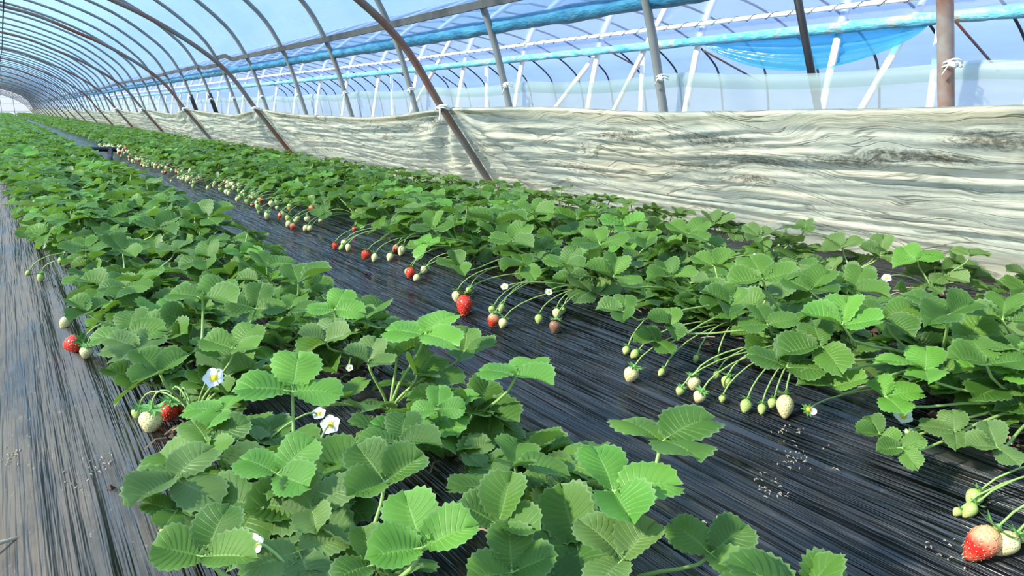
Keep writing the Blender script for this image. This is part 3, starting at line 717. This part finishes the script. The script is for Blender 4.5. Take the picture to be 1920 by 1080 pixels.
# leaves that can be told apart: (x, y of the leaf centre, width in pixels, direction of the end leaflet, height above the bed, kind, lean to the viewer, rows)
HERO = [
 (792, 1028, 215, 110, .150, 'y', .42, 'AB'), (722, 905, 180, 130, .150, 'g', .35, 'AB'), (1150, 922, 225, 10, .150, 'y', .40, 'B'), (1240, 830, 235, 20, .165, 'g', .05, 'B'),
 (795, 630, 168, 60, .160, 'y', .15, 'B'), (968, 706, 165, 60, .150, 'y', .20, 'B'), (548, 735, 190, 100, .170, 'y', .40, 'A'), (822, 768, 100, 95, .120, 'y', .5, 'AB'),
 (965, 872, 185, 0, .110, 'g', -.15, 'B'), (520, 890, 175, 60, .130, 'y', .35, 'A'), (325, 900, 190, -20, .100, 'p', .40, 'A'), (385, 1045, 200, 90, .120, 'g', .40, 'A'),
 (585, 955, 165, 30, .105, 'p', .3, 'A'), (1332, 1040, 180, 40, .085, 'g', .25, 'B'), (1168, 1050, 205, 130, .110, 'p', .30, 'B'), (935, 985, 190, 70, .110, 'g', .30, 'B'),
 (380, 560, 145, 80, .170, 'g', .30, 'A'), (235, 540, 100, -80, .130, 'g', .35, 'A'), (165, 588, 95, 160, .120, 'g', .25, 'A'), (240, 625, 130, 100, .125, 'g', .30, 'A'),
 (628, 582, 110, 90, .140, 'y', .35, 'AB'), (300, 700, 130, 150, .130, 'g', .30, 'A'), (440, 655, 130, 70, .140, 'g', .25, 'A'), (690, 680, 110, 80, .110, 'p', .3, 'AB'),
 (870, 660, 120, -10, .100, 'g', .2, 'B'), (260, 655, 130, 170, .110, 'p', .3, 'A'), (420, 770, 140, 180, .110, 'y', .1, 'A'), (390, 830, 150, 40, .090, 'g', .3, 'A'),
 (750, 830, 150, 90, .110, 'g', .25, 'AB'), (330, 960, 120, 180, .080, 'g', .25, 'A'), (560, 1035, 190, -60, .090, 'p', .3, 'A'), (700, 1060, 150, 120, .09, 'g', .3, 'A'),
 (960, 1075, 180, 100, .09, 'g', .2, 'B'), (545, 580, 110, 90, .12, 'g', .3, 'AB'), (500, 500, 100, 40, .14, 'g', .25, 'B'), (560, 530, 120, 20, .13, 'g', .2, 'B'),
 (295, 430, 95, 70, .15, 'g', .3, 'A'), (390, 410, 95, 40, .15, 'g', .25, 'B'), (330, 470, 80, 90, .14, 'p', .3, 'A'), (160, 470, 90, 110, .13, 'g', .3, 'A'), (230, 470, 90, 60, .14, 'g', .3, 'A'),
 (610, 640, 110, 90, .11, 'p', .3, 'AB'), (660, 600, 90, 30, .12, 'g', .2, 'B'), (480, 580, 110, 90, .12, 'g', .3, 'A'), (40, 288, 55, 100, .19, 'y', .3, 'A'), (870, 850, 110, 40, .07, 'p', .2, 'B'),
 # across the furrow
 (1475, 690, 150, 60, .100, 'g', .35, 'C'), (1560, 725, 130, 80, .085, 'g', .35, 'C'), (1735, 695, 150, 150, .120, 'y', .30, 'CD'), (1850, 685, 160, 90, .135, 'g', .30, 'CD'), (1660, 745, 120, 0, .075, 'y', .25, 'C'),
 (1780, 590, 170, 120, .190, 'g', .30, 'CD'), (1580, 610, 150, 60, .175, 'y', .30, 'CD'), (1660, 600, 130, 20, .165, 'g', .25, 'CD'), (1540, 650, 150, 180, .135, 'g', .30, 'C'), (1440, 610, 110, 90, .130, 'g', .25, 'C'),
 (1430, 525, 140, 90, .180, 'g', .35, 'CD'), (1520, 545, 120, 40, .175, 'g', .3, 'D'), (1370, 575, 110, 150, .150, 'g', .3, 'C'), (1600, 545, 120, 60, .17, 'g', .25, 'D'), (1880, 600, 140, 60, .17, 'g', .25, 'D'),
 (1650, 815, 90, 190, .030, 'g', .35, 'C'), (1690, 840, 90, -90, .030, 'g', .55, 'C'), (1790, 810, 110, 160, .040, 'p', .45, 'C'), (1870, 840, 110, 180, .045, 'p', .45, 'C'), (1905, 700, 130, 30, .12, 'y', .3, 'C'),
 (1260, 610, 90, 180, .085, 'g', .3, 'C'), (1170, 585, 95, 170, .11, 'g', .25, 'C'), (1150, 520, 110, 80, .15, 'g', .3, 'C'), (1060, 500, 90, 60, .13, 'g', .3, 'C'), (985, 500, 90, 200, .10, 'g', .3, 'C'),
 (1125, 460, 110, 90, .17, 'g', .35, 'C'), (930, 420, 120, 80, .18, 'g', .35, 'CD'), (960, 455, 100, 60, .15, 'g', .3, 'C'), (810, 430, 85, 90, .14, 'g', .3, 'C'), (1000, 400, 90, 60, .17, 'g', .3, 'D'), (1290, 440, 90, 40, .17, 'g', .3, 'D'),
 (1260, 520, 100, 100, .15, 'g', .3, 'CD'), (1340, 500, 100, 40, .16, 'g', .3, 'CD'), (1215, 450, 90, 160, .15, 'g', .3, 'CD'), (860, 500, 80, 200, .08, 'g', .3, 'C'), (1230, 640, 85, 200, .05, 'g', .3, 'C'), (1910, 660, 110, 60, .15, 'g', .3, 'D'),
 (1425, 445, 75, 120, .13, 'p', .4, 'E'), (1510, 430, 70, 170, .14, 'p', .0, 'E'), (1580, 465, 85, 100, .10, 'p', .4, 'E'), (1720, 490, 95, 90, .10, 'y', .4, 'E'), (1820, 480, 70, 30, .14, 'p', .1, 'E'), (1650, 480, 85, 60, .09, 'p', .4, 'E'), (1340, 420, 80, 90, .12, 'p', .4, 'E'),
]
# fruit and flowers where the photograph shows them: x, y, width in pixels, kind, row
FRUIT = [(1840, 1020, 60, 'blush', 'C'), (1886, 1020, 46, 'cream', 'C'), (1910, 1008, 26, 'green', 'C'), (1826, 932, 32, 'green', 'C'), (1818, 957, 26, 'green', 'C'), (1795, 960, 18, 'green', 'C'),
 (1183, 702, 30, 'cream', 'C'), (1174, 657, 16, 'green', 'C'), (1190, 664, 17, 'green', 'C'), (1275, 733, 18, 'green', 'C'), (1300, 718, 28, 'cream', 'C'), (1311, 744, 25, 'cream', 'C'),
 (1362, 716, 21, 'green', 'C'), (1343, 703, 13, 'green', 'C'), (1354, 748, 14, 'green', 'C'), (1398, 761, 23, 'green', 'C'), (1428, 767, 17, 'green', 'C'), (1448, 756, 19, 'green', 'C'), (1472, 762, 34, 'cream', 'C'), (1240, 698, 14, 'green', 'C'),
 (1305, 672, 12, 'green', 'C'), (1345, 676, 13, 'green', 'C'),
 (925, 600, 24, 'blush', 'C'), (943, 606, 18, 'cream', 'C'), (922, 580, 14, 'green', 'C'), (940, 577, 14, 'green', 'C'), (871, 573, 32, 'red', 'C'), (857, 556, 22, 'cream', 'C'), (879, 545, 14, 'green', 'C'),
 (1040, 612, 22, 'brown', 'C'), (1044, 588, 18, 'cream', 'C'), (1010, 598, 16, 'green', 'C'), (1055, 582, 12, 'green', 'C'),
 (769, 512, 19, 'red', 'C'), (781, 521, 14, 'cream', 'C'), (795, 506, 15, 'cream', 'C'), (763, 509, 11, 'green', 'C'), (686, 478, 19, 'red', 'C'), (702, 483, 13, 'cream', 'C'), (731, 482, 14, 'cream', 'C'), (753, 470, 16, 'cream', 'C'), (742, 466, 13, 'blush', 'C'),
 (628, 461, 12, 'red', 'C'), (645, 456, 14, 'cream', 'C'), (653, 464, 12, 'cream', 'C'), (640, 464, 10, 'green', 'C'), (664, 430, 10, 'red', 'C'), (541, 420, 12, 'cream', 'C'), (549, 425, 13, 'blush', 'C'), (540, 409, 12, 'green', 'C'), (554, 415, 11, 'cream', 'C'), (573, 428, 12, 'cream', 'C'), (581, 428, 11, 'cream', 'C'), (602, 412, 11, 'cream', 'C'),
 (490, 376, 13, 'cream', 'C'), (455, 362, 9, 'cream', 'C'), (470, 368, 9, 'cream', 'C'),
 (137, 645, 36, 'red', 'A'), (162, 661, 25, 'cream', 'A'), (122, 605, 22, 'cream', 'A'), (283, 790, 44, 'cream', 'A'), (317, 772, 36, 'red', 'A'), (340, 768, 24, 'red', 'A'), (258, 775, 24, 'green', 'A'), (76, 521, 14, 'green', 'A'), (115, 489, 14, 'green', 'A'), (52, 512, 9, 'green', 'A'), (312, 998, 26, 'green', 'A'), (800, 0, 0, '', ''),
 (545, 505, 12, 'green', 'B')]
FLOW = [(402, 709, 40, .10, 'A', 5), (620, 797, 38, .09, 'AB', 5), (598, 776, 26, .08, 'AB', 5), (476, 1022, 42, .10, 'A', 5), (1693, 781, 34, .05, 'C', 5), (1705, 811, 22, .03, 'C', 4), (1668, 829, 14, .02, 'C', 3), (1516, 768, 30, .0, 'C', 1),
        (946, 538, 15, .07, 'C', 5), (1028, 548, 15, .06, 'C', 5), (1415, 482, 14, .07, 'D', 5), (1425, 481, 12, .07, 'D', 5), (1662, 522, 18, .08, 'E', 5), (1222, 1003, 20, .06, 'B', 4), (655, 690, 14, .06, 'B', 5)]
def pix(p):
    v = Vector(p) - EYE; d = v.dot(FWD); return 960 + FPX * v.dot(RGT) / d, 540 - FPX * v.dot(UPV) / d, d
CLEAR = [(x, y, w * .5 + 4, on_bed(x, y)) for (x, y, w, k, r) in FRUIT if w] + [(x, y, w * .5 + 4, at_z(x, y, z)) for (x, y, w, z, r, n) in FLOW]
CLEAR = [(x, y, r, (p - EYE).dot(FWD) + .03) for x, y, r, p in CLEAR] + [(h[0], h[1], h[2] * .26, (at_z(h[0], h[1], h[4]) - EYE).dot(FWD)) for h in HERO]
def blocked(P, L):
    x, y, d = pix(P); R_ = L * 1.0 * FPX / d
    return any(d < cd and (x - cx) ** 2 + ((y - cy) * 1.3) ** 2 < (R_ * .85 + cr) ** 2 for cx, cy, cr, cd in CLEAR)
hr = random.Random(3)
for (x, y, wpx, ad, z, kind, lean, rows) in HERO:
    P = at_z(x, y, z); L = wpx * depth(P) / FPX / 1.95; q = nearest(P, rows)
    q['hero'] += 1; q['leaves'] += 1; q['bright'] = q.get('bright', 0) + (kind == 'y')
    toe = (EYE - P); toe.z = 0; toe.normalize()
    n = Vector((hr.uniform(-.12, .12), hr.uniform(-.12, .12), 1)) + toe * lean
    add_leaf(q['o'], q['c'], P, n, img_dir(ad), L, kind, hr, hr.uniform(.18, .42))

# the other leaves of each plant
for i, q in enumerate(plants):
    rr = random.Random(2000 + i); pal = q['row'] == 'E'
    key = lambda: ('p' if rr.random() < .55 else 'g') if pal else ('g' if rr.random() < .80 else ('y' if rr.random() < .5 else 'p'))
    if q['d'] < 2.6:
        nl = rr.randint(13, 16) - (2 if pal else 0)
        for k in range(nl):
            a = k * 2.4 + rr.uniform(-.4, .4); lean = rr.uniform(.35, 1.25); Lp = rr.uniform(.09, .155) * (.75 if q['hero'] or pal else 1.0)
            if q['d'] < 1.1: Lp *= .82
            P = q['c'] + Vector((math.cos(a) * math.sin(lean) * Lp, math.sin(a) * math.sin(lean) * Lp, max(.035, math.cos(lean) * Lp)))
            out = Vector((math.cos(a), math.sin(a), 0)); n = Vector((0, 0, 1)) + out * rr.uniform(-.1, .65) + Vector((rr.uniform(-.3, .3), rr.uniform(-.3, .3), 0))
            P.z = max(P.z, bed_z(P.x) + .04)
            Lf = rr.uniform(.056, .080) * (.85 if pal else 1)
            if blocked(P, Lf) or depth(P) < .62 or P.x < .13 or (q['row'] == 'B' and P.x > (.57 if q['d'] < 1.2 else .66)): continue
            add_leaf(q['o'], q['c'], P, n, out + Vector((rr.uniform(-.7, .7), rr.uniform(-.7, .7), 0)), Lf, key(), rr, rr.uniform(.05, .55))
            q['leaves'] += 1
    elif q['d'] < 8.5:
        nl = rr.randint(12, 15) - (3 if pal else 0)
        for k in range(nl):
            s = rr.uniform(.78, 1.05) * (.78 if pal else 1)
            M = Matrix.Rotation(k * 2.4 + rr.uniform(-.4, .4), 4, 'Z') @ Matrix.Rotation(rr.uniform(-.12, .12), 4, 'Y') @ Matrix.Scale(s, 4)
            new('leaf', LT[key()][(k * 5 + i) % 12], q['o'], M); q['leaves'] += 1
    else:
        o = q['o']; bpy.data.objects.remove(o); o = new('strawberry_plant', FP[i % 6]); o.location = q['c']; o.rotation_euler.z = rr.uniform(0, 6.28); s = rr.uniform(.85, 1.02) * (.8 if pal else 1); o.scale = (s, s, s); q['o'] = o; q['far'] = True

# far plants: past counting, one object
b = MB(); rr = random.Random(77); src = [far_plant(150 + i, FL, 11) for i in range(5)]
for i, (rn, c) in enumerate(REST):
    s = rr.uniform(.88, 1.05) * (1.15 if c.y > 30 else 1)
    join_into(b, src[i % 5], Matrix.Translation(c) @ Matrix.Rotation(rr.uniform(0, 6.28), 4, 'Z') @ Matrix.Diagonal((s, s, s * (.8 if rn == 'E' else 1), 1)))
tag(new('strawberry_foliage', b.mesh('strawberry_foliage', [M_LEAF, M_STALK])), 'dense strawberry foliage of the rows towards the far gable', 'foliage', kind='stuff')

# ------------------------------------------------------------------ fruit where the photograph shows it: x, y, width in pixels, kind
fr = random.Random(9); fruitpos = []
for (x, y, w, kind, row) in FRUIT:
    if not w: continue
    P = on_bed(x, y); size = w * depth(P) / FPX
    P = on_bed(x, y, size * .47); size = w * depth(P) / FPX
    q = nearest(P, row, (.12 if row == 'C' else -.1 if row == 'A' else 0, -.22 if x > 1780 else 0)); q['fruit'].append(kind)
    while any((P - a).length < (size + s) * .40 for a, s in fruitpos): P = P + (EYE - P).normalized() * -.004 + Vector((0, 0, .003))
    fruitpos.append((P, size))
    ax = (q['c'] - P); ax.z = 0; ax = ax.normalized() * fr.uniform(.1, .7) + Vector((0, fr.uniform(-.25, .25), .75))
    if x > 1780: ax = RGT * .55 + Vector((0, 0, .75))
    if x == 137: ax = RGT * .9 + Vector((0, 0, .25))
    if x == 871: ax = Vector((.35, .1, .6)) - RGT * .2
    add_fruit(q['o'], q['c'], P, size * 1.02, kind, fr, ax, q['d'] < 4.2, .05)
# fruit along the far furrow edge, thick on the ground further off
for q in plants:
    if q['row'] == 'C' and 3.6 < q['d'] and not q.get('far'):
        for k in range(fr.randint(3, 6)):
            P = q['c'] + Vector((-.17 - fr.uniform(0, .10), fr.uniform(-.11, .11), 0)); s = fr.uniform(.022, .036); P.z = bed_z(P.x) + s * .5 + fr.uniform(0, .05)
            kind = fr.choice(['cream'] * 4 + ['green', 'blush']); q['fruit'].append(kind); add_fruit(q['o'], q['c'], P, s, kind, fr, None, False, .04)
    elif q['row'] == 'C' and q.get('far'):
        inv = q['o'].matrix_basis.inverted() if False else None
        o = q['o']; Mi = (Matrix.Translation(o.location) @ o.rotation_euler.to_matrix().to_4x4() @ Matrix.Scale(o.scale[0], 4)).inverted()
        for k in range(fr.randint(4, 7)):
            P = q['c'] + Vector((-.17 - fr.uniform(0, .09), fr.uniform(-.11, .11), 0)); s = fr.uniform(.026, .04); P.z = bed_z(P.x) + s * .5 + fr.uniform(0, .07)
            kind = fr.choice(['cream'] * 5 + ['green', 'blush']); q['fruit'].append(kind)
            tag(new('strawberry', FM[kind][k % 3][0], o, Mi @ Matrix.Translation(P) @ Matrix.Scale(s, 4)), LBL[kind])
for (x, y, w, z, row, np_) in FLOW:
    P = at_z(x, y, z); 
    if z < .06: P = on_bed(x, y, .03)
    s = w * depth(P) / FPX / 1.0; q = nearest(P, row); q['flower'] += 1; add_flower(q['o'], q['c'], P, s, fr, np_)

# ------------------------------------------------------------------ labels of the plants
NUM = ['no', 'one', 'two', 'three', 'four', 'five', 'six', 'seven', 'eight', 'nine', 'ten', 'eleven', 'twelve', 'thirteen']
PLACE = {'A': 'beside the dusty film', 'B': 'beside the streaked furrow', 'C': 'across the furrow', 'D': 'in the middle row by the skirt', 'E': 'at the foot of the skirt'}
KN = {'red': 'red', 'blush': 'red-tipped', 'cream': 'cream', 'green': 'green', 'brown': 'brownish'}
seen = {}
for q in plants:
    o = q['o']; o['category'] = 'strawberry plant'; bits = []
    if not q.get('far') and q['d'] < 6:
        for k in ('red', 'blush', 'brown', 'cream', 'green'):
            n = q['fruit'].count(k)
            if n: bits.append(NUM[min(n, 13)] + ' ' + KN[k])
    if bits or (q['flower'] and not q.get('far')):
        t = 'strawberry plant with ' + (', '.join(bits) + (' berries' if sum(1 for _ in q['fruit']) > 1 else ' berry') if bits else '')
        if q['flower']: t += (' and ' if bits else '') + (NUM[q['flower']] + ' white flower' + ('s' if q['flower'] > 1 else ''))
        t += ' ' + PLACE[q['row']]
        if len(t.split()) > 16: t = t.replace(' berries', '').replace(' berry', '')
        if len(t.split()) > 16: t = t.replace(' and ', ', ')
        o['label'] = t; o['group'] = ROWTXT[q['row']][1]
    else:
        lab, grp = ROWTXT[q['row']]
        if q.get('far') and q['row'] == 'C': lab, grp = 'distant strawberry plant with pale fruit massed along the furrow edge', 'distant fruiting plants along the furrow edge'
        elif q.get('far'): lab, grp = lab.replace('leafy', 'small distant leafy').replace('low pale', 'small distant pale'), grp + ', far part'
        elif q.get('bright'):
            lab = ('strawberry plant with large bright green leaves ' if q['bright'] > 1 else 'strawberry plant with one large bright green leaf ') + PLACE[q['row']]
        elif not q.get('far'):
            seg = 'short of first rusty hoop' if q['c'].y < 3.95 else 'past the first rusty hoop'
            lab, grp = lab + ', ' + seg, grp + ', ' + seg
        o['label'] = lab; o['group'] = grp

# ------------------------------------------------------------------ soil around the crowns, straw, hose
b = MB(); rr = random.Random(4)
for q in plants:
    if q['d'] > 3.2: continue
    for k in range(26):
        a = rr.uniform(0, 6.28); r = abs(rr.gauss(0, .05)); s = rr.uniform(.004, .013); x, y = q['c'].x + math.cos(a) * r, q['c'].y + math.sin(a) * r; c = Vector((x, y, bed_z(x) + s * .3))
        v = [c + Vector((rr.uniform(.6, 1.2) * s * d[0], rr.uniform(.6, 1.2) * s * d[1], rr.uniform(.5, 1) * s * d[2])) for d in ((1, 0, 0), (0, 1, 0), (-1, 0, 0), (0, -1, 0), (0, 0, 1), (0, 0, -1))]
        b.add(v, [(0, 1, 4), (1, 2, 4), (2, 3, 4), (3, 0, 4), (1, 0, 5), (2, 1, 5), (3, 2, 5), (0, 3, 5)])
tag(new('soil_crumbs', b.mesh('soil_crumbs', M_SOIL, False)), 'brown soil crumbs in the planting holes round the crowns', 'soil', kind='stuff')
b = MB()
for q in plants:
    if q['d'] > 2.4: continue
    for k in range(12):
        a = rr.uniform(0, 6.28); r = rr.uniform(.01, .1); x, y = q['c'].x + math.cos(a) * r, q['c'].y + math.sin(a) * r; d = Vector((rr.uniform(-1, 1), rr.uniform(-1, 1), 0)).normalized() * rr.uniform(.02, .05)
        p0 = Vector((x, y, bed_z(x) + .010)); p1 = p0 + d; p1.z = bed_z(p1.x) + .008; b.tube([p0, (p0 + p1) / 2 + Vector((0, 0, rr.uniform(0, .012))), p1], .0016, 4)
tag(new('dry_stems', b.mesh('dry_stems', M_STRAW, False)), 'dry brown stem bits scattered under the strawberry leaves', 'straw', kind='stuff')
p = at_z(190, 291, -.02); Yh = p.y
hp = [Vector((x, Yh + (x - .7) * .1, z)) for x, z in ((.62, .02), (.72, .05), (.85, .055), (1.0, .05), (1.10, .045), (1.18, .03))]
b = MB(); b.tube(spline(hp, 4), .030, 8); b.tube([Vector((1.06, Yh + .04, .05)), Vector((1.02, Yh - .2, -.04)), Vector((.98, Yh - .5, -.10))], .028, 8)
tag(new('irrigation_hose', b.mesh('irrigation_hose', M_HOSE)), 'black irrigation hose bridging the furrow between the beds', 'hose')
b = MB(); p = on_bed(8, 1032); b.tube([p + Vector((-.05, .0, .006)), p + Vector((-.01, .004, .01)), p + Vector((.035, .012, .007))], [.002, .0035, .0015], 6)
tag(new('dead_stalk', b.mesh('dead_stalk', M_FLECK)), 'pale dry stalk lying on the dusty mulch film', 'stalk')

b = MB(); rr = random.Random(8)
for (x, y, n, sp) in [(1495, 868, 26, .022), (1478, 812, 14, .016), (1440, 925, 16, .02), (1435, 905, 10, .02), (1530, 860, 6, .02), (1770, 1040, 10, .02), (1785, 1020, 7, .012), (20, 860, 30, .03), (170, 880, 25, .03), (60, 700, 25, .04), (1000, 690, 10, .03), (1320, 980, 8, .02)]:
    c = on_bed(x, y)
    for k in range(n):
        p = c + Vector((rr.gauss(0, sp * .6), rr.gauss(0, sp * .8), 0)); p.z = bed_z(p.x) + .003; L = rr.uniform(.001, .004); d = Vector((rr.uniform(-1, 1), rr.uniform(-1, 1), 0)).normalized()
        b.tube([p - d * L, p + Vector((0, 0, .0015)), p + d * L], [.0005, rr.uniform(.0007, .0014), .0004], 5)
tag(new('dirt_flecks', b.mesh('dirt_flecks', M_FLECK, False)), 'pale dried dirt flecks splashed on the black mulch film', 'dirt', kind='stuff')
